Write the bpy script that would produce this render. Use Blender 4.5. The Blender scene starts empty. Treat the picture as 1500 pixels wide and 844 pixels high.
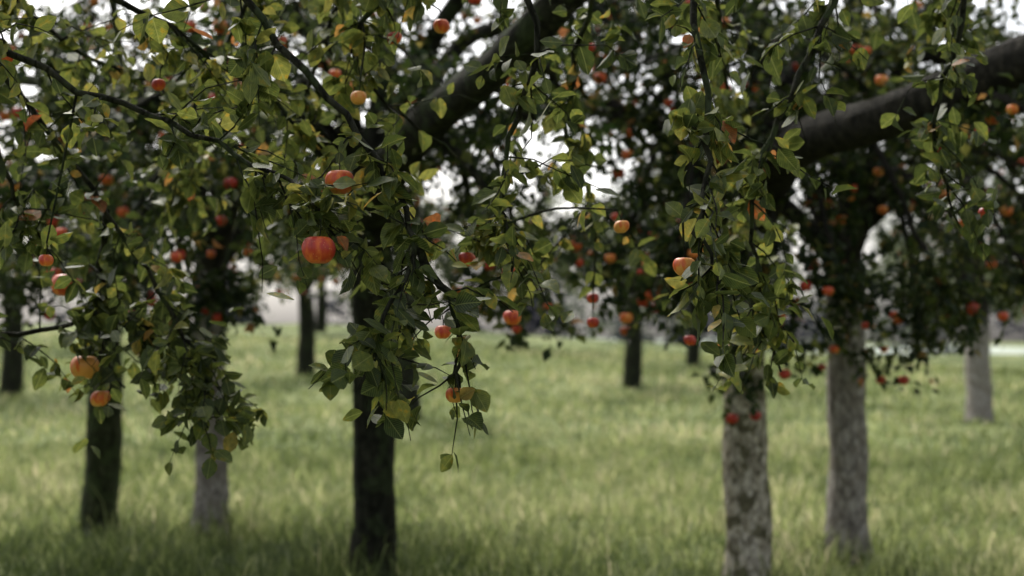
import bpy, math, numpy as np
from mathutils import Vector
rng = np.random.default_rng(7)
scene = bpy.context.scene
C = bpy.data.collections.new("orchard"); scene.collection.children.link(C)

# ---------------------------------------------------------------- helpers
def nz(v):
    v = np.asarray(v, float); return v/(np.linalg.norm(v, axis=-1, keepdims=True)+1e-9)
def empty(name, loc=(0,0,0)):
    o = bpy.data.objects.new(name, None); o.location = loc; o.empty_display_size = .2; C.objects.link(o); return o
def mesh_obj(name, V, F, mat, parent=None, attrs=None, smooth=True):
    me = bpy.data.meshes.new(name)
    V = np.asarray(V, np.float32)
    me.vertices.add(len(V)); me.vertices.foreach_set("co", V.ravel())
    Fs = [np.asarray(f, np.int32) for f in F if len(f)]
    nl = sum(f.size for f in Fs); npoly = sum(len(f) for f in Fs)
    me.loops.add(nl); me.polygons.add(npoly)
    me.loops.foreach_set("vertex_index", np.concatenate([f.ravel() for f in Fs]))
    st=[]; o=0
    for f in Fs:
        st.append(o+np.arange(len(f))*f.shape[1]); o += f.size
    me.polygons.foreach_set("loop_start", np.concatenate(st).astype(np.int32))
    me.update(calc_edges=True)
    if smooth: me.polygons.foreach_set("use_smooth", np.ones(npoly, bool))
    for k,(typ,arr) in (attrs or {}).items():
        a = me.attributes.new(k, typ, 'POINT')
        a.data.foreach_set("value" if typ=='FLOAT' else "vector", np.asarray(arr,np.float32).ravel())
    me.materials.append(mat)
    ob = bpy.data.objects.new(name, me); C.objects.link(ob)
    if parent is not None:
        ob.parent = parent; ob.matrix_parent_inverse = parent.matrix_basis.inverted()
    return ob
def smooth_path(P, n):
    P = np.asarray(P, float); m=len(P)
    Q = np.vstack([2*P[0]-P[1], P, 2*P[-1]-P[-2]])
    ts = np.linspace(0, m-1-1e-6, n); out=[]
    for t in ts:
        i=int(t); u=t-i; a,b,c,d=Q[i],Q[i+1],Q[i+2],Q[i+3]
        out.append(.5*((2*b)+(-a+c)*u+(2*a-5*b+4*c-d)*u*u+(-a+3*b-3*c+d)*u**3))
    return np.array(out)
class Tubes:
    def __init__(s): s.V=[]; s.F=[]; s.n=0
    def add(s, P, R, k=6, rough=0.0):
        P=np.asarray(P,float); n=len(P); R=np.broadcast_to(np.asarray(R,float),(n,))
        T=nz(np.gradient(P,axis=0)); ref=np.array([.31,.87,.13]) if abs(nz(T.mean(0))[2])>.6 else np.array([.1,.2,1.])
        A=nz(np.cross(T,ref)); B=np.cross(T,A)
        th=np.arange(k)*2*math.pi/k
        rr=np.ones((n,k))
        if rough>0:
            ph=rng.random(5)*6.28
            for j,(fa,fz,am) in enumerate([(2,3.1,.5),(3,5.3,.45),(5,2.3,.35),(7,9.,.25),(1,7,.4)]):
                rr+=rough*am*np.sin(fa*th[None]+fz*P[:,2:3]*1.5+fz*P[:,0:1]+ph[j])
            rr+=rough*.35*rng.standard_normal((n,k))
        V=P[:,None]+ (R[:,None]*rr)[...,None]*(np.cos(th)[None,:,None]*A[:,None]+np.sin(th)[None,:,None]*B[:,None])
        i=np.arange(n-1)[:,None]*k; j=np.arange(k)[None]; j2=(j+1)%k
        F=np.stack([i+j,i+j2,i+k+j2,i+k+j],-1).reshape(-1,4)+s.n
        s.V.append(V.reshape(-1,3)); s.F.append(F); s.n+=n*k
    def obj(s,name,mat,parent): return mesh_obj(name,np.vstack(s.V),[np.vstack(s.F)],mat,parent)

def leaf_hi():
    ys=[.0,.12,.3,.52,.75,.92,1.0]; ws=[.03,.17,.30,.335,.23,.09,.0]
    V=[];UV=[]
    for y,w in zip(ys,ws):
        zc=-.22*y*y
        for sx in (-1,-.5,0,.5,1):
            x=sx*w; z=zc+abs(sx)*w*.38+ (.03*math.sin(y*17+sx*2) if abs(sx)==1 else 0)
            V.append((x,y,z)); UV.append((sx*w*2,y,0))
    F=[]
    for i in range(len(ys)-1):
        for j in range(4):
            a=i*5+j; F.append((a,a+1,a+6,a+5))
    return np.array(V),np.array(F),np.array(UV)
def leaf_lo():
    V=np.array([(0,0,0),(-.3,.45,.1),(0,.5,-.05),(.3,.45,.1),(0,1,-.2)])
    F=np.array([(0,2,1),(0,3,2),(1,2,4),(2,3,4)]); return V,F,np.array([(0,0,0),(-.6,.45,0),(0,.5,0),(.6,.45,0),(0,1,0)])
HI=leaf_hi(); LO=leaf_lo()
def leaves(name, P, D, N, S, tint, mat, parent, tpl):
    TV,TF,TU=tpl
    P=np.asarray(P);D=nz(D);N=np.asarray(N); X=nz(np.cross(D,N)); N=np.cross(X,D); n=len(P); m=len(TV)
    S=np.asarray(S)[:,None,None]
    curl=(rng.random(n)*1.8-.1)[:,None,None]
    wid=(.8+.45*rng.random(n))[:,None,None]
    V=P[:,None]+S*(TV[None,:,0:1]*wid*X[:,None]+TV[None,:,1:2]*D[:,None]+TV[None,:,2:3]*curl*N[:,None])
    F=(TF[None]+(np.arange(n)*m)[:,None,None]).reshape(-1,TF.shape[1])
    at={"tint":('FLOAT',np.repeat(tint,m)),"leafuv":('FLOAT_VECTOR',np.tile(TU,(n,1)))}
    return mesh_obj(name,V.reshape(-1,3),[F],mat,parent,at)

# ---------------------------------------------------------------- materials
def newmat(name):
    m=bpy.data.materials.new(name); m.use_nodes=True; nt=m.node_tree; nt.nodes.clear()
    return m,nt,nt.nodes.new,nt.links.new
def ramp(nt,stops,interp='LINEAR'):
    r=nt.nodes.new('ShaderNodeValToRGB'); cr=r.color_ramp; cr.interpolation=interp
    while len(cr.elements)<len(stops): cr.elements.new(.5)
    for e,(p,c) in zip(cr.elements,stops): e.position=p; e.color=(*c,1)
    return r
def leaf_mat(name, stops, trans=.35, veins=False, rough=.5, spec=.35):
    m,nt,N,L=newmat(name)
    at=N('ShaderNodeAttribute'); at.attribute_name='tint'
    r=ramp(nt,stops); L(at.outputs['Fac'],r.inputs[0]); col=r.outputs[0]
    p=N('ShaderNodeBsdfPrincipled'); p.inputs['Roughness'].default_value=rough; p.inputs['Specular IOR Level'].default_value=spec
    if veins:
        uv=N('ShaderNodeAttribute'); uv.attribute_name='leafuv'
        sp=N('ShaderNodeSeparateXYZ'); L(uv.outputs['Vector'],sp.inputs[0])
        ab=N('ShaderNodeMath'); ab.operation='ABSOLUTE'; L(sp.outputs[0],ab.inputs[0])
        m1=N('ShaderNodeMath'); m1.operation='MULTIPLY_ADD'; m1.inputs[1].default_value=-.7; L(ab.outputs[0],m1.inputs[0]); L(sp.outputs[1],m1.inputs[2])
        m2=N('ShaderNodeMath'); m2.operation='MULTIPLY'; m2.inputs[1].default_value=58; L(m1.outputs[0],m2.inputs[0])
        m3=N('ShaderNodeMath'); m3.operation='SINE'; L(m2.outputs[0],m3.inputs[0])
        r1=ramp(nt,[(.82,(0,0,0)),(1,(.45,)*3)]); 
        mm=N('ShaderNodeMath'); mm.operation='MULTIPLY_ADD'; mm.inputs[1].default_value=.5; mm.inputs[2].default_value=.5; L(m3.outputs[0],mm.inputs[0]); L(mm.outputs[0],r1.inputs[0])
        r2=ramp(nt,[(.0,(1,1,1)),(.05,(0,0,0))]); L(ab.outputs[0],r2.inputs[0])
        mx=N('ShaderNodeMath'); mx.operation='MAXIMUM'; L(r1.outputs[0],mx.inputs[0]); L(r2.outputs[0],mx.inputs[1])
        mc=N('ShaderNodeMix'); mc.data_type='RGBA'; mc.inputs[7].default_value=(.22,.24,.08,1); 
        mf=N('ShaderNodeMath'); mf.operation='MULTIPLY'; mf.inputs[1].default_value=.55; L(mx.outputs[0],mf.inputs[0]); L(mf.outputs[0],mc.inputs[0])
        tc=N('ShaderNodeTexCoord'); no=N('ShaderNodeTexNoise'); no.inputs['Scale'].default_value=70; no.inputs['Detail'].default_value=4; L(tc.outputs['Object'],no.inputs['Vector'])
        rb=ramp(nt,[(.35,(.65,.68,.65)),(.58,(1.1,1.1,1)),(.70,(2.1,1.4,.6)),(.78,(.9,.5,.3))]); L(no.outputs['Fac'],rb.inputs[0])
        mu=N('ShaderNodeMix'); mu.data_type='RGBA'; mu.blend_type='MULTIPLY'; mu.inputs[0].default_value=1
        L(col,mu.inputs[6]); L(rb.outputs[0],mu.inputs[7]); L(mu.outputs[2],mc.inputs[6]); col=mc.outputs[2]
        bp=N('ShaderNodeBump'); bp.inputs['Strength'].default_value=.35; bp.inputs['Distance'].default_value=.002; bp.invert=True
        L(mx.outputs[0],bp.inputs['Height']); L(bp.outputs[0],p.inputs['Normal'])
    L(col,p.inputs['Base Color'])
    t=N('ShaderNodeBsdfTranslucent'); hs=N('ShaderNodeHueSaturation'); hs.inputs['Value'].default_value=1.9; hs.inputs['Hue'].default_value=.485; L(col,hs.inputs['Color']); L(hs.outputs[0],t.inputs[0])
    mi=N('ShaderNodeMixShader'); mi.inputs[0].default_value=trans; L(p.outputs[0],mi.inputs[1]); L(t.outputs[0],mi.inputs[2])
    o=N('ShaderNodeOutputMaterial'); L(mi.outputs[0],o.inputs[0]); return m
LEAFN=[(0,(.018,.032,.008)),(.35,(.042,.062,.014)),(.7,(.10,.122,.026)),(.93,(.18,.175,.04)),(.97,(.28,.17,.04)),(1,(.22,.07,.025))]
LEAFST=[(0,(.009,.019,.005)),(.35,(.022,.036,.009)),(.7,(.064,.085,.019)),(.93,(.15,.155,.035)),(.97,(.22,.14,.04)),(1,(.18,.06,.025))]  # mid leaves coloured darker than near ones; canopy shade put into the colour
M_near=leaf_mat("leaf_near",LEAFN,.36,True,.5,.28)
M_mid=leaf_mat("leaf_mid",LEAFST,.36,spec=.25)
M_far=leaf_mat("leaf_far",[(0,(.04,.058,.03)),(.5,(.08,.10,.05)),(1,(.17,.185,.09))],.42)  # lightened leaf colours stand in for distance haze
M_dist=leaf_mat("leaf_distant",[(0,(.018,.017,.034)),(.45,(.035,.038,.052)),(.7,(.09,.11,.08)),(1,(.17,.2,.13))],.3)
M_grass=leaf_mat("grass_blades",[(0,(.034,.055,.014)),(.4,(.12,.158,.050)),(.75,(.245,.28,.115)),(1,(.42,.39,.23))],.4,rough=.6,spec=.2)

def bark_mat(name, c0,c1,c2, lich, sc=1., dark_above=None):
    m,nt,N,L=newmat(name)
    tc=N('ShaderNodeTexCoord'); mp=N('ShaderNodeMapping'); mp.inputs['Scale'].default_value=(1,1,.45); L(tc.outputs['Object'],mp.inputs[0])
    n1=N('ShaderNodeTexNoise'); n1.inputs['Scale'].default_value=22*sc; n1.inputs['Detail'].default_value=8; n1.inputs['Roughness'].default_value=.65; L(mp.outputs[0],n1.inputs['Vector'])
    vo=N('ShaderNodeTexVoronoi'); vo.feature='DISTANCE_TO_EDGE'; vo.inputs['Scale'].default_value=22*sc
    ad=N('ShaderNodeVectorMath'); ad.operation='MULTIPLY_ADD'; ad.inputs[1].default_value=(.09,.09,.09); L(n1.outputs['Color'],ad.inputs[0]); L(mp.outputs[0],ad.inputs[2]); L(ad.outputs[0],vo.inputs['Vector'])
    r=ramp(nt,[(.3,c0),(.47,c1),(.65,c2)]); L(n1.outputs['Fac'],r.inputs[0])
    rv=ramp(nt,[(0,(.25,.22,.2)),(.10,(1,1,1))]); L(vo.outputs['Distance'],rv.inputs[0])
    mu=N('ShaderNodeMix'); mu.data_type='RGBA'; mu.blend_type='MULTIPLY'; mu.inputs[0].default_value=.7; L(r.outputs[0],mu.inputs[6]); L(rv.outputs[0],mu.inputs[7])
    n2=N('ShaderNodeTexNoise'); n2.inputs['Scale'].default_value=9*sc; n2.inputs['Detail'].default_value=5; L(tc.outputs['Object'],n2.inputs['Vector'])
    rl=ramp(nt,[(.53,(0,0,0)),(.57,(1,1,1))]); L(n2.outputs['Fac'],rl.inputs[0])
    ml=N('ShaderNodeMix'); ml.data_type='RGBA'; ml.inputs[7].default_value=(*lich,1); L(mu.outputs[2],ml.inputs[6])
    lf=N('ShaderNodeMath'); lf.operation='MULTIPLY'; lf.inputs[1].default_value=.85; L(rl.outputs[0],lf.inputs[0]); L(lf.outputs[0],ml.inputs[0])
    col=ml.outputs[2]
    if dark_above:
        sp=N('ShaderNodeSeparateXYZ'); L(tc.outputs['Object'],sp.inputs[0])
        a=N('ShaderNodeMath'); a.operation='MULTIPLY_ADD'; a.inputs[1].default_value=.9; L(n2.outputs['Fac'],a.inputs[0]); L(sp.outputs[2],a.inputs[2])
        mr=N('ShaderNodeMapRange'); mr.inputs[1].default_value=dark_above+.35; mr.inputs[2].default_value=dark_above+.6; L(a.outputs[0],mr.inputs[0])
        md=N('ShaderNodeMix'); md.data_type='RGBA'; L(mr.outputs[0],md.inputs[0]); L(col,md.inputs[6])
        rd=ramp(nt,[(.35,(.010,.010,.008)),(.65,(.042,.038,.03))]); L(n1.outputs['Fac'],rd.inputs[0]); L(rd.outputs[0],md.inputs[7]); col=md.outputs[2]  # bare bark above the limewash, its colour darkened to give backlit silhouettes
    p=N('ShaderNodeBsdfPrincipled'); p.inputs['Roughness'].default_value=.9; p.inputs['Specular IOR Level'].default_value=.12; L(col,p.inputs['Base Color'])
    bs=N('ShaderNodeMath'); bs.operation='MULTIPLY'; L(n1.outputs['Fac'],bs.inputs[0]); L(rv.outputs[0],bs.inputs[1])
    bp=N('ShaderNodeBump'); bp.inputs['Strength'].default_value=.8; bp.inputs['Distance'].default_value=.03; L(bs.outputs[0],bp.inputs['Height']); L(bp.outputs[0],p.inputs['Normal'])
    o=N('ShaderNodeOutputMaterial'); L(p.outputs[0],o.inputs[0]); return m
B_dark=bark_mat("bark_dark",(.011,.012,.008),(.021,.022,.015),(.042,.042,.028),(.036,.048,.022))
B_moss=bark_mat("bark_mossy",(.02,.026,.012),(.036,.046,.02),(.066,.072,.036),(.052,.072,.026))
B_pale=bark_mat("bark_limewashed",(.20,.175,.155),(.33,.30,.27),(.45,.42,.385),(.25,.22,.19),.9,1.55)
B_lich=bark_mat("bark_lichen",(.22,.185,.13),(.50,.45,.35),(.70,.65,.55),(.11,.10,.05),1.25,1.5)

def apple_mat():
    m,nt,N,L=newmat("apple_skin")
    tc=N('ShaderNodeTexCoord'); oi=N('ShaderNodeAttribute'); oi.attribute_name='tint'
    mp=N('ShaderNodeMapping'); mp.inputs['Scale'].default_value=(1,1,.35); L(tc.outputs['Object'],mp.inputs[0])
    n=N('ShaderNodeTexNoise'); n.inputs['Scale'].default_value=60; n.inputs['Detail'].default_value=6; L(mp.outputs[0],n.inputs['Vector'])
    a=N('ShaderNodeMath'); a.operation='MULTIPLY_ADD'; a.inputs[1].default_value=1.05; L(n.outputs['Fac'],a.inputs[0]); L(oi.outputs['Fac'],a.inputs[2])
    r=ramp(nt,[(.34,(.20,.012,.012)),(.62,(.40,.03,.014)),(.88,(.60,.13,.02)),(1,(.62,.27,.06))]); L(a.outputs[0],r.inputs[0])
    n2=N('ShaderNodeTexVoronoi'); n2.inputs['Scale'].default_value=190; L(tc.outputs['Object'],n2.inputs['Vector'])
    rs=ramp(nt,[(.1,(1,1,1)),(.2,(0,0,0))]); L(n2.outputs['Distance'],rs.inputs[0])
    mx=N('ShaderNodeMix'); mx.data_type='RGBA'; mx.inputs[7].default_value=(.6,.33,.13,1); L(r.outputs[0],mx.inputs[6])
    f=N('ShaderNodeMath'); f.operation='MULTIPLY'; f.inputs[1].default_value=.6; L(rs.outputs[0],f.inputs[0]); L(f.outputs[0],mx.inputs[0])
    p=N('ShaderNodeBsdfPrincipled'); p.inputs['Specular IOR Level'].default_value=.4; L(mx.outputs[2],p.inputs['Base Color'])
    rr=N('ShaderNodeMapRange'); rr.inputs[1].default_value=.3; rr.inputs[2].default_value=.7; rr.inputs[3].default_value=.3; rr.inputs[4].default_value=.6; L(n.outputs['Fac'],rr.inputs[0]); L(rr.outputs[0],p.inputs['Roughness'])
    o=N('ShaderNodeOutputMaterial'); L(p.outputs[0],o.inputs[0]); return m
M_apple=apple_mat()

def apple_geo(r, nu, nv):
    th=np.linspace(0.0,math.pi,nv); ph=np.arange(nu)*2*math.pi/nu
    rr=np.sin(th)*(1.0+.05*np.cos(th)); 
    z=np.cos(th)*.94-.42*np.exp(-(th/.38)**2)+.22*np.exp(-((math.pi-th)/.3)**2)
    V=[]
    for i in range(nv):
        lob=1+.03*np.cos(5*ph)*(th[i]/math.pi)**2+.02*np.cos(2*ph+1)
        V.append(np.stack([rr[i]*lob*np.cos(ph),rr[i]*lob*np.sin(ph),np.full(nu,z[i])],-1))
    V=np.vstack(V)*r
    i=np.arange(nv-1)[:,None]*nu; j=np.arange(nu)[None]; j2=(j+1)%nu
    F=np.stack([i+j,i+nu+j,i+nu+j2,i+j2],-1).reshape(-1,4); return V,F
def apples_mesh(name, pos, r, parent, t=None):
    TV,TF=apple_geo(1,12,9); n=len(pos); m=len(TV); pos=np.asarray(pos)
    V=pos[:,None]+TV[None]*np.asarray(r)[:,None,None]
    F=(TF[None]+(np.arange(n)*m)[:,None,None]).reshape(-1,4)
    return mesh_obj(name,V.reshape(-1,3),[F],M_apple,parent,{"tint":('FLOAT',np.repeat(rng.random(n)*.45,m))})

# ---------------------------------------------------------------- ground
def ss(a,b,x): t=np.clip((x-a)/(b-a),0,1); return t*t*(3-2*t)
def gz(x,y):
    x=np.asarray(x,float); y=np.asarray(y,float)
    z=.04*np.sin(x*.9+y*.35)+.03*np.sin(y*.8-x*.5+1)+.02*np.sin(x*2.3+1.7*y)
    z=z+ss(15,64,y)*(.6+1.5*ss(20,-12,x))
    z=z-8.0*ss(75,220,y)
    return z
xs=np.concatenate([np.linspace(-3000,-80,14),np.linspace(-70,-14,30),np.linspace(-13,13,140),np.linspace(14,70,30),np.linspace(80,3000,14)])
ys=np.concatenate([np.linspace(-400,-10,12),np.linspace(-8,30,190),np.linspace(31,90,50),np.linspace(95,250,20),np.linspace(300,6000,14)])
X,Y=np.meshgrid(xs,ys); Z=gz(X,Y); ny,nx=X.shape
i=np.arange(ny-1)[:,None]*nx; j=np.arange(nx-1)[None]
F=np.stack([i+j,i+j+1,i+nx+j+1,i+nx+j],-1).reshape(-1,4)
m,nt,N,L=newmat("meadow_ground")
tc=N('ShaderNodeTexCoord')
n1=N('ShaderNodeTexNoise'); n1.inputs['Scale'].default_value=.45; n1.inputs['Detail'].default_value=6; L(tc.outputs['Object'],n1.inputs['Vector'])
n2=N('ShaderNodeTexNoise'); n2.inputs['Scale'].default_value=9; n2.inputs['Detail'].default_value=8; L(tc.outputs['Object'],n2.inputs['Vector'])
ad=N('ShaderNodeMath'); ad.operation='ADD'; L(n1.outputs['Fac'],ad.inputs[0]); L(n2.outputs['Fac'],ad.inputs[1])
mh=N('ShaderNodeMath'); mh.operation='MULTIPLY'; mh.inputs[1].default_value=.5; L(ad.outputs[0],mh.inputs[0])
r=ramp(nt,[(.40,(.05,.068,.02)),(.5,(.13,.165,.06)),(.6,(.26,.28,.13))]); L(mh.outputs[0],r.inputs[0])  # noise colouring also imitates sky-lit openings and shade under crowns
p=N('ShaderNodeBsdfPrincipled'); p.inputs['Roughness'].default_value=.95; p.inputs['Specular IOR Level'].default_value=.1; L(r.outputs[0],p.inputs['Base Color'])
bp=N('ShaderNodeBump'); bp.inputs['Distance'].default_value=.08; L(n2.outputs['Fac'],bp.inputs['Height']); L(bp.outputs[0],p.inputs['Normal'])
o=N('ShaderNodeOutputMaterial'); L(p.outputs[0],o.inputs[0])
mesh_obj("ground",np.stack([X,Y,Z],-1).reshape(-1,3),[F],m)

TRUNKS=[(-.79,8.0),(1.32,8.1),(-2.98,10.3),(-2.1,9.9),(2.12,9.1),(-1.7,23),(7.2,22)]
def grass(n,y0,y1,hmin,hmax,wd,spread):
    y=y0+(y1-y0)*rng.random(n)**1.0; x=(rng.random(n)*2-1)*(2.5+spread*y)
    clump=(np.sin(x*3.1+1.3*np.sin(y*2.1))*np.sin(y*2.7+1.1*np.sin(x*1.7))*.3+np.sin(x*9.1+2*np.sin(y*5.3))*np.sin(y*7.7+2*np.sin(x*4.1))*.25)+.5
    pat=.5+.25*np.sin(x*.7+.6*np.sin(y*.5))+.25*np.sin(y*.55+1.3*np.sin(x*.45)+2)  # tint patches imitating open-sky light and crown shade
    around=sum(np.exp(-((x-a)**2+(y-b)**2)/.12) for a,b in TRUNKS)
    h=(hmin+(hmax-hmin)*rng.random(n)**1.5)*(.4+1.2*clump)*(1+.7*around)
    w=wd*(.6+.8*rng.random(n))*(1+y*.04)
    az=rng.random(n)*6.283; lean=.3+.8*rng.random(n); la=rng.random(n)*6.283
    B=np.stack([x,y,gz(x,y)-.01],-1); S=np.stack([np.cos(az),np.sin(az),0*az],-1)*w[:,None]
    Ld=np.stack([np.cos(la),np.sin(la),0*la],-1)
    up=np.array([0,0,1.])
    Mi=B+up*(h*.55)[:,None]+Ld*(h*lean*.3)[:,None]; Ti=B+up*(h*(1-.4*lean))[:,None]+Ld*(h*lean*.9)[:,None]
    V=np.stack([B-S/2,B+S/2,Mi+S*.35,Mi-S*.35,Ti],1).reshape(-1,3)
    o=(np.arange(n)*5)[:,None]
    near_shade=ss(12,7,y)  # crown shade over the foreground, painted as darker blade tint
    t=np.clip(.20+.46*pat+.22*rng.standard_normal(n)+.7*(clump-.5)-.28*near_shade+(rng.random(n)>.93)*.3,0,1)
    return V,(o+np.array([[0,1,2,3]])),(o+np.array([[3,2,4]])),np.repeat(t,5)
parts=[grass(125000,5.5,18,.06,.27,.008,.42),grass(45000,18,48,.08,.24,.016,.42)]
Vs=[];Q=[];T=[];tt=[];off=0
for V,q,t3,t in parts: Vs.append(V);Q.append(q+off);T.append(t3+off);tt.append(t);off+=len(V)
mesh_obj("grass",np.vstack(Vs),[np.vstack(Q),np.vstack(T)],M_grass,None,{"tint":('FLOAT',np.concatenate(tt))})
rng = np.random.default_rng(21)

# ---------------------------------------------------------------- trees
def wob(P,a):
    P=P.copy(); P[1:-1]+=rng.standard_normal(P[1:-1].shape)*a; return P
class Tree:
    def __init__(s,bark,leafmat,tpl,lsize):
        s.tb=Tubes(); s.P=[];s.D=[];s.N=[];s.S=[];s.ap=[]; s.bark=bark;s.lm=leafmat;s.tpl=tpl;s.ls=lsize
    def leaf_on(s,path,n,spread,start=.1):
        t=start+(1-start)*rng.random(n); idx=t*(len(path)-1); i=np.minimum(idx.astype(int),len(path)-2); u=(idx-i)[:,None]
        p=path[i]*(1-u)+path[i+1]*u; tg=nz(path[i+1]-path[i])
        d=nz(rng.standard_normal((n,3))+tg*.5+np.array([0,0,-.35]))
        nn=nz(rng.standard_normal((n,3))*.7+np.array([0,0,1.]))
        s.P.append(p+rng.standard_normal((n,3))*spread); s.D.append(d); s.N.append(nn); s.S.append(s.ls*(.55+.7*rng.random(n)))
    def twig(s,p,d,L,r,n,spread,k=3,droop=.4):
        q=[p]; d=nz(d)
        for _ in range(4):
            d=nz(d+rng.standard_normal(3)*.22+np.array([0,0,-droop*.35])); q.append(q[-1]+d*L/4)
        q=np.array(q); s.tb.add(q,np.linspace(r,r*.35,5),k); s.leaf_on(q,n,spread); return q
    def branch(s,P,r0,r1,ntw,tl,nl,spread,k=5,droop=.5,apple=0,zmin=1.45):
        n=max(6,len(P)*4); Q=smooth_path(P,n); Q=wob(Q,r0*.25); s.tb.add(Q,np.linspace(r0,r1,n),k)
        for _ in range(ntw):
            t=.12+.88*rng.random(); i=int(t*(n-1.01)); tg=nz(Q[i+1]-Q[i]); d=nz(rng.standard_normal(3))*1.0+tg*.7
            if Q[i][2]+d[2]*tl<zmin: d[2]=abs(d[2])*.3
            q=s.twig(Q[i],d,tl*(.5+.8*rng.random()),max(.003,r1*.5),nl,spread,3,droop)
            if rng.random()<apple: s.ap.append(q[-1-int(rng.integers(2))]+np.array([0,0,-.06]))
        return Q
    def limb(s,P,r0,r1,nb,bl,ntw,tl,nl,spread,apple=0,zmin=1.45):
        n=len(P)*6; Q=smooth_path(P,n); s.tb.add(Q,np.linspace(r0,r1,n),12,.10)
        for b in range(nb):
            t=.2+.8*(b+rng.random())/nb; i=int(min(t,1)*(n-1.01)); tg=nz(Q[i+1]-Q[i]); d=rng.standard_normal(3); d[2]*=.55; d=nz(nz(d)+tg*.6)
            L=bl*(.6+.7*rng.random()); e=Q[i]+d*L; e[2]=max(e[2]-.3*L*rng.random(),zmin+.1)
            mid=(Q[i]+e)/2+np.array([0,0,.12*L])
            s.branch([Q[i],mid,e],max(.012,min(.03,r1*.55)),.008,ntw,tl,nl,spread,apple=apple,zmin=zmin)
        return Q
    def finish(s,name,loc,apr=.031,tshift=0.,clear=None):
        e=empty(name,loc); bpy.context.view_layer.update()
        s.tb.obj("trunk_and_branches",s.bark,e)
        P=np.vstack(s.P); D=np.vstack(s.D); Nn=np.vstack(s.N); S=np.concatenate(s.S)
        if clear is not None:      # leaves never grow through the fruit
            keep=np.ones(len(P),bool); Mid=P+D*S[:,None]*.5; Tip=P+D*S[:,None]
            for c,rr in clear:
                for X_ in (P,Mid,Tip): keep&=np.linalg.norm(X_-c,axis=1)>rr
            P,D,Nn,S=P[keep],D[keep],Nn[keep],S[keep]
        n=len(P)
        pat=.5+.5*np.sin(P[:,0]*2.3+P[:,2]*3.1)*np.sin(P[:,1]*2.1+P[:,2]*1.7)
        t=np.clip(.13+.42*pat+.24*rng.standard_normal(n)+tshift,0,.93); br=rng.random(n); t=np.where(br>.975,.94+.06*rng.random(n),t)
        leaves("foliage",P,D,Nn,S,t,s.lm,e,s.tpl)
        if s.ap:
            a=np.array(s.ap); apples_mesh("apples",a,apr*(.7+.45*rng.random(len(a))),e)
        return e

def orchard_tree(x,y,rt,bark,explicit=None,R=2.2,fork=2.0,nl=28,nlimb=5,apple=.2,zt=2.5,lean=0.,droops=None):
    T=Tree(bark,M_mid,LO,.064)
    z0=float(gz(x,y)); base=np.array([x,y,z0-.1])
    top=np.array([x+lean,y,fork])
    n=26; Q=smooth_path([base,base+[0.02,0,.5],(base+top)/2+[rng.normal()*.03,0,.1],top],n)
    u=np.linspace(0,1,n); rr=rt*(1+.45*np.exp(-u*9)-.12*u+.12*np.exp(-((u-1)/.12)**2))
    T.tb.add(Q,rr,20,.07)
    a0=rng.random()*6.28
    for kk in range(nlimb):
        a=a0+kk*6.283/nlimb+rng.normal()*.2; h=zt*(.15+.75*rng.random()); rr_=R*(.75+.35*rng.random())*(1-.25*(h/zt))
        d=np.array([math.cos(a),math.sin(a),0])
        P=[top-[0,0,.15],top+d*rr_*.35+[0,0,h*.5+.15],top+d*rr_*.75+[0,0,h*.7],top+d*rr_+[0,0,h*.45]]
        T.limb(P,rt*.5,.02,8,.9,8,.36,nl,.03,apple)
    T.limb([top,top+[.1,.1,zt*.5],top+[.0,-.1,zt]],rt*.6,.02,9,1.1,8,.36,nl,.03,apple)
    for P,r0,r1,nb in (explicit or []):
        T.limb(P,r0,r1,nb,.6,8,.28,22,.03,apple)
    for (ex,ey,ez) in (droops or []):
        e=np.array([ex,ey,ez]); mid=top*.45+e*.55; mid[2]=max(top[2],ez)+.45
        q=smooth_path([top,mid,e*.8+mid*.2+[0,0,.05],e],14)
        T.tb.add(q[:6],np.linspace(.035,.02,6),6)
        T.branch(list(q[5:]),.02,.006,20,.32,26,.025,apple=apple,zmin=ez-.4)
    return T.finish("apple_tree",(x,y,z0))
orchard_tree(-.79,8.0,.125,B_dark,[([(-.79,8,2.1),(-.62,7.0,2.24),(-.33,6.2,2.38),(-.06,5.6,2.49),(.35,5.1,2.80)],.115,.065,5)],R=2.0,fork=2.25,nlimb=5,
   droops=[(-1.7,6.0,1.75),(-1.2,6.3,2.0),(0.1,6.7,1.7),(-2.2,6.6,2.1),(-.1,7.0,1.6),(-1.5,7.2,1.6),(-2.0,7.0,1.7)])
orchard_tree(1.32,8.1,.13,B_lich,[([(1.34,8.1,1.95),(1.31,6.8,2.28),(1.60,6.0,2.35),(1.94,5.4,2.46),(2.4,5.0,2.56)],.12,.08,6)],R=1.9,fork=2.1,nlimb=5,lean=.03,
   droops=[(.75,6.6,1.75),(1.3,6.9,1.45),(.5,6.9,1.75),(2.1,6.9,1.6),(1.15,7.2,1.3),(1.6,6.9,1.6),(.8,7.2,1.6)])
orchard_tree(-2.98,10.3,.13,B_moss,R=2.2,nlimb=5,droops=[(-2.6,7.8,1.7),(-3.1,8.0,1.9),(-2.2,8.2,1.6),(-3.0,7.6,2.7),(-2.4,7.4,2.8)])
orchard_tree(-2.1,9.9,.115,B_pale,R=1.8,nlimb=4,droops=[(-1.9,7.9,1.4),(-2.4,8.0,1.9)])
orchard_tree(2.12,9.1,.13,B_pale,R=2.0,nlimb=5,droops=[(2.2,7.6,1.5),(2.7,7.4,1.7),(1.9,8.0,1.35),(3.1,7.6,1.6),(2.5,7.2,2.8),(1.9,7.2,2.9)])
orchard_tree(-1.7,23,.19,B_dark,R=2.8,nlimb=4,nl=22,zt=3)
orchard_tree(7.2,22,.2,B_pale,R=2.8,nlimb=4,nl=22,zt=3)
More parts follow.
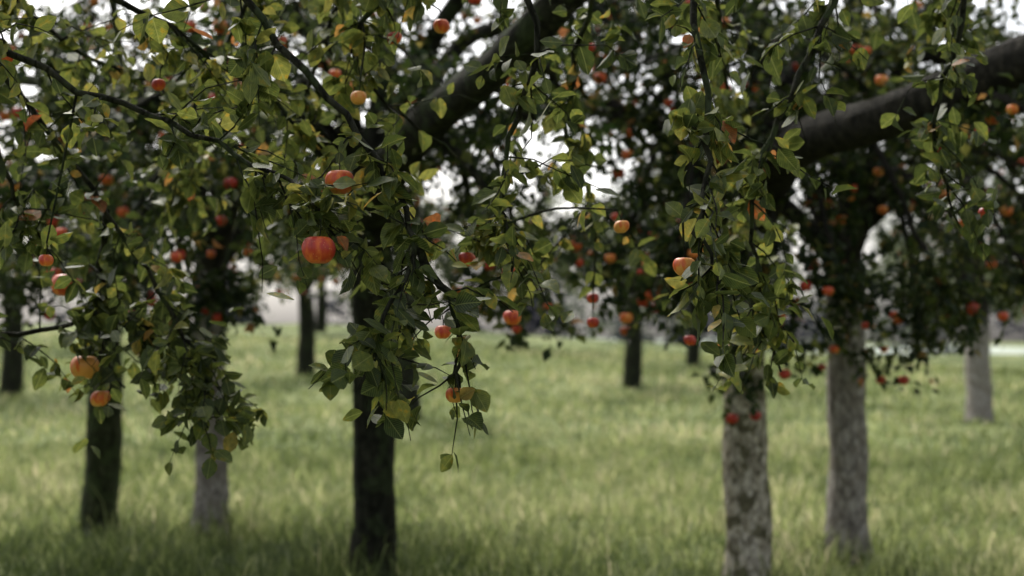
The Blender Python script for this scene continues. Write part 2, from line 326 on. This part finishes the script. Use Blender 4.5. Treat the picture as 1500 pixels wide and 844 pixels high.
orchard_tree(-5.6,8.2,.14,B_dark,R=2.4,nlimb=5)
orchard_tree(5.0,9.6,.14,B_dark,R=2.4,nlimb=5)

for (x,y,h,R) in [(-9.5,27,5.5,3),(-4.8,33,5,2.4),(2.6,31,5,2.1),(5.2,41,6,2.6),(-12,42,6.5,3.2),(11.5,30,5.5,3),(14.5,44,6.5,3.2),(0.2,47,6,2.3),(-7,52,7,3),(9,55,6.5,3),(-2.5,60,6,3),(17,60,7,3.3),(-16,60,7,3.3)]:
    T=Tree(B_dark,M_far,LO,.18); z0=float(gz(x,y)); top=np.array([x,y,z0+1.9])
    T.tb.add(smooth_path([(x,y,z0-.1),(x+.05,y,z0+1),top],8),np.linspace(.22,.17,8),10,.05)
    for kk in range(6):
        a=kk*1.05+rng.normal()*.25; hh=(h-2)*(.1+.9*rng.random()); d=np.array([math.cos(a),math.sin(a),0])*R*(.6+.4*rng.random())
        T.limb([top,top+d*.4+[0,0,hh*.55],top+d+[0,0,hh]],.09,.03,6,1.2,6,.5,16,.07,.05,zmin=z0+.7)
    T.finish("apple_tree",(x,y,z0),.05)

P=[]
for c in range(62):
    x=rng.uniform(-62,62); y=rng.uniform(72,100); hh=rng.uniform(1.5,8.5); z0=float(gz(x,y)); wd=rng.uniform(.5,1.7)
    for k_ in range(9):
        cc=np.array([x,y,z0])+np.array([rng.normal()*wd*.8,rng.normal()*wd*.8,hh*rng.random()]); m_=80
        P.append(cc+rng.standard_normal((m_,3))*np.array([.55,.55,.45]))
P=np.vstack(P); n=len(P)
leaves("distant_trees",P,rng.standard_normal((n,3)),rng.standard_normal((n,3)),.24+.2*rng.random(n),np.clip(.36+.40*np.sin(P[:,0]*.7+2*np.sin(P[:,1]*.3))+.15*rng.standard_normal(n),0,1),M_dist,None,LO)
hx=np.linspace(-1500,1500,120)
prof=8+3*np.sin(hx*.006+1)+2*np.sin(hx*.017)+1.5*np.sin(hx*.05)
V=[]
for k,(yy,f) in enumerate([(700,0),(800,.7),(900,1),(1200,0)]): V.append(np.stack([hx,np.full(120,yy)+20*np.sin(hx*.01),-10+prof*f],-1))
i=np.arange(3)[:,None]*120; j=np.arange(119)[None]
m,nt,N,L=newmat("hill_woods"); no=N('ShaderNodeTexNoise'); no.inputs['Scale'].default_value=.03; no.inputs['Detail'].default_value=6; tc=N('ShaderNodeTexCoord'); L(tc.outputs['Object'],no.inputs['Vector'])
r=ramp(nt,[(.4,(.28,.32,.27)),(.6,(.40,.44,.36))]); L(no.outputs['Fac'],r.inputs[0]); p=N('ShaderNodeBsdfPrincipled'); p.inputs['Roughness'].default_value=1; L(r.outputs[0],p.inputs['Base Color']); o=N('ShaderNodeOutputMaterial'); L(p.outputs[0],o.inputs[0])  # pale woods colour has the distance haze painted in
mesh_obj("hills",np.vstack(V),[np.stack([i+j,i+j+1,i+120+j+1,i+120+j],-1).reshape(-1,4)],m)

# ---------------------------------------------------------------- foreground apple tree (trunk left of frame)
rng = np.random.default_rng(5)
T=Tree(B_dark,M_near,HI,.054)
z0=float(gz(-2.5,2.9))
T.tb.add(smooth_path([(-2.55,2.9,z0-.1),(-2.5,2.9,.8),(-2.45,2.9,1.7)],16),.16,18,.06)
main=smooth_path([(-2.45,2.9,1.6),(-2.0,3.0,2.15),(-1.5,3.1,2.4),(-.8,3.15,2.5),(0,3.3,2.6),(.9,3.5,2.62),(1.7,3.8,2.7)],40)
T.tb.add(main,np.linspace(.11,.035,40),12,.05)
T.tb.add(smooth_path([(-2.45,2.9,1.6),(-2.8,2.6,2.3),(-3.1,2.4,3.0)],12),np.linspace(.1,.04,12),10,.05)
boughs=[
 [(-1.7,3.05,2.32),(-1.1,3.1,2.02),(-.75,3.1,1.87),(-.47,3.0,1.73),(-.40,2.95,1.64)],
 [(-.8,3.15,2.5),(-.55,3.05,2.1),(-.3,3.0,1.8),(-.2,2.9,1.6),(-.26,2.85,1.45),(-.27,2.8,1.36)],
 [(-.2,2.9,1.6),(-.12,2.95,1.45),(-.11,3.0,1.30)],
 [(-2.4,2.9,1.7),(-2.1,3.5,1.62),(-1.4,3.9,1.42),(-1.15,3.96,1.47),(-.96,4.0,1.40),(-.8,3.96,1.25)],
 [(-1.5,3.1,2.38),(-1.3,3.5,2.1),(-1.14,3.8,1.82),(-.96,3.9,1.52),(-.84,3.85,1.30),(-.8,3.75,1.17)],
 [(-1.1,3.85,1.75),(-1.2,4.1,1.45),(-1.14,4.2,1.26)],
 [(-.1,3.3,2.6),(.05,3.2,2.1),(-.02,3.3,1.8),(.0,3.4,1.56)],
 [(.5,3.4,2.6),(.4,3.1,2.15),(.42,3.0,1.85),(.38,2.9,1.65),(.43,2.9,1.5)],
 [(.9,3.5,2.6),(.75,3.4,2.15),(.6,3.4,1.85),(.6,3.5,1.6),(.68,3.6,1.32)],
 [(1.0,3.5,2.6),(1.15,3.6,2.25),(1.1,3.7,1.95),(1.2,3.8,1.7)],
 [(-1.6,3.1,2.35),(-1.3,3.3,2.1),(-1.25,3.5,1.8),(-1.2,3.7,1.62)],
 [(-1.7,3.1,2.36),(-1.4,3.6,2.35),(-1.2,4.0,2.2),(-1.0,4.3,2.15)],
 [(-1.3,3.15,2.4),(-.9,3.5,2.2),(-.6,3.8,2.0),(-.4,4.0,1.8)],
 [(.2,3.3,2.58),(.2,3.7,2.3),(.15,4.0,2.0),(.25,4.2,1.8)],
 [(.0,3.3,2.6),(-.3,3.5,2.3),(-.4,3.7,2.1),(-.15,3.9,1.9)],
 [(-.5,3.2,2.55),(-.7,3.9,2.4),(-1.0,4.4,2.1),(-1.1,4.6,1.8)],
 [(-.6,3.2,2.55),(-.5,4.0,2.4),(-.7,4.6,2.1),(-.75,4.8,1.75)],
 [(.4,3.4,2.6),(.6,4.1,2.4),(.7,4.6,2.1),(.8,4.8,1.7)],
 [(1.1,3.55,2.63),(1.2,4.0,2.5),(1.35,4.4,2.4),(1.5,4.7,2.3)],
]
nodes=[]
for b in boughs:
    Q=smooth_path(b,len(b)*5); Q=wob(Q,.006); L_=np.linalg.norm(np.diff(Q,axis=0),axis=1).sum()
    T.tb.add(Q,np.linspace(.010,.003,len(Q)),7,.05); nodes.append(Q)
    for _ in range(int(L_/.04)):
        t=.1+.9*rng.random(); i_=int(t*(len(Q)-1.01)); tg=nz(Q[i_+1]-Q[i_])
        d=nz(rng.standard_normal(3))+tg*.6
        T.twig(Q[i_],d,.07+.22*rng.random(),.0024,int(rng.integers(5,12)),.007,5,.5)
nodes=np.vstack(nodes)
AP=[(-.395,2.9,1.585,.069,.0),(-.365,3.0,1.735,.062,.2),(-1.29,4.1,1.56,.078,.15),(-1.2,4.0,1.325,.08,.4),(-1.17,4.05,1.235,.055,.25),
 (.365,3.0,1.555,.05,.42),(.43,3.05,1.60,.05,.45),(-.11,3.5,1.60,.042,.05),(-.005,3.5,1.565,.042,.3),(-.165,3.4,1.42,.04,.3),
 (-.12,3.0,1.285,.04,.4),(-.18,3.6,2.2,.042,.3),(-.30,3.6,2.17,.038,.2),(-.38,3.5,2.0,.04,.4),(.27,3.5,1.68,.038,.4),(.0,4.4,1.47,.055,.3),
 (-1.05,3.2,1.58,.033,.1),(-1.18,3.3,2.06,.03,.0),(-.9,3.6,2.05,.035,.0),(.25,4.4,1.53,.038,-.1),(.25,4.4,1.455,.038,-.1),(1.3,3.9,1.75,.035,.1),(.55,4.4,1.40,.038,-.1)]
clear=[]
for (x,y,z,dm,t) in AP:
    r_=dm/2; V,F=apple_geo(r_,28,20); clear.append((np.array([x,y,z]),r_*1.12))
    tl=rng.normal(size=2)*.1
    V=V.copy(); V[:,0]+=V[:,2]*tl[0]; V[:,1]+=V[:,2]*tl[1]
    tt_=t+.25*ss(.2,-1,V[:,2]/r_)+.13*np.sin(np.arctan2(V[:,1],V[:,0])+x*40)
    ob=mesh_obj("apple",V,[F],M_apple,None,{"tint":('FLOAT',tt_)}); ob.location=(x,y,z)
    p0=np.array([x,y,z+r_*.5]); p1=p0+[rng.normal()*.006,rng.normal()*.006,r_*.5+.022]
    T.tb.add(smooth_path([p0,(p0+p1)/2+[.002,0,0],p1],5),.0014,5)
    k_=np.argmin(np.linalg.norm(nodes-(p1+[0,0,.05]),axis=1)); q=nodes[k_]
    path=smooth_path([q,(q+p1)/2+np.array([rng.normal()*.01,rng.normal()*.01,.02]),p1],7); T.tb.add(path,np.linspace(.0035,.0022,7),5)
    T.leaf_on(path,5 if np.linalg.norm(q-p1)<.4 else 14,.004,.2)
clear+= [(np.array([-.40,2.84,1.58]),.04),(np.array([.36,2.93,1.555]),.03)]
T.finish("apple_tree",(-2.55,2.9,z0),tshift=.10,clear=clear)

# ---------------------------------------------------------------- light, world, camera
w=bpy.data.worlds.new("World"); scene.world=w; w.use_nodes=True; nt=w.node_tree; nt.nodes.clear()
sky=nt.nodes.new('ShaderNodeTexSky'); sky.sky_type='NISHITA'; sky.sun_disc=False
EL,AZ=math.radians(50),math.radians(-25)
sky.sun_elevation=EL; sky.sun_rotation=AZ; sky.air_density=1.0; sky.dust_density=5.0; sky.ozone_density=1.0
hs=nt.nodes.new('ShaderNodeHueSaturation'); hs.inputs['Saturation'].default_value=.3; hs.inputs['Value'].default_value=1.85
bg=nt.nodes.new('ShaderNodeBackground'); bg.inputs['Strength'].default_value=.15
o=nt.nodes.new('ShaderNodeOutputWorld'); nt.links.new(sky.outputs[0],hs.inputs['Color']); nt.links.new(hs.outputs[0],bg.inputs[0]); nt.links.new(bg.outputs[0],o.inputs[0])
sl=bpy.data.lights.new("sun","SUN"); sl.energy=2.5; sl.angle=math.radians(12); sl.color=(1,.96,.84)
so=bpy.data.objects.new("sun",sl); C.objects.link(so)
sd=Vector((math.sin(AZ)*math.cos(EL),math.cos(AZ)*math.cos(EL),math.sin(EL)))
so.rotation_euler=sd.to_track_quat('Z','Y').to_euler(); so.location=sd*30
cam=bpy.data.cameras.new("camera"); co=bpy.data.objects.new("camera",cam); C.objects.link(co); scene.camera=co
co.location=(0,0,1.4); co.rotation_euler=(math.radians(92.1),0,0); cam.lens=50; cam.sensor_width=36; cam.clip_end=8000; cam.clip_start=.05
cam.dof.use_dof=True; cam.dof.focus_distance=2.95; cam.dof.aperture_fstop=2.7
scene.view_settings.view_transform='Standard'; scene.view_settings.look='None'; scene.view_settings.exposure=0
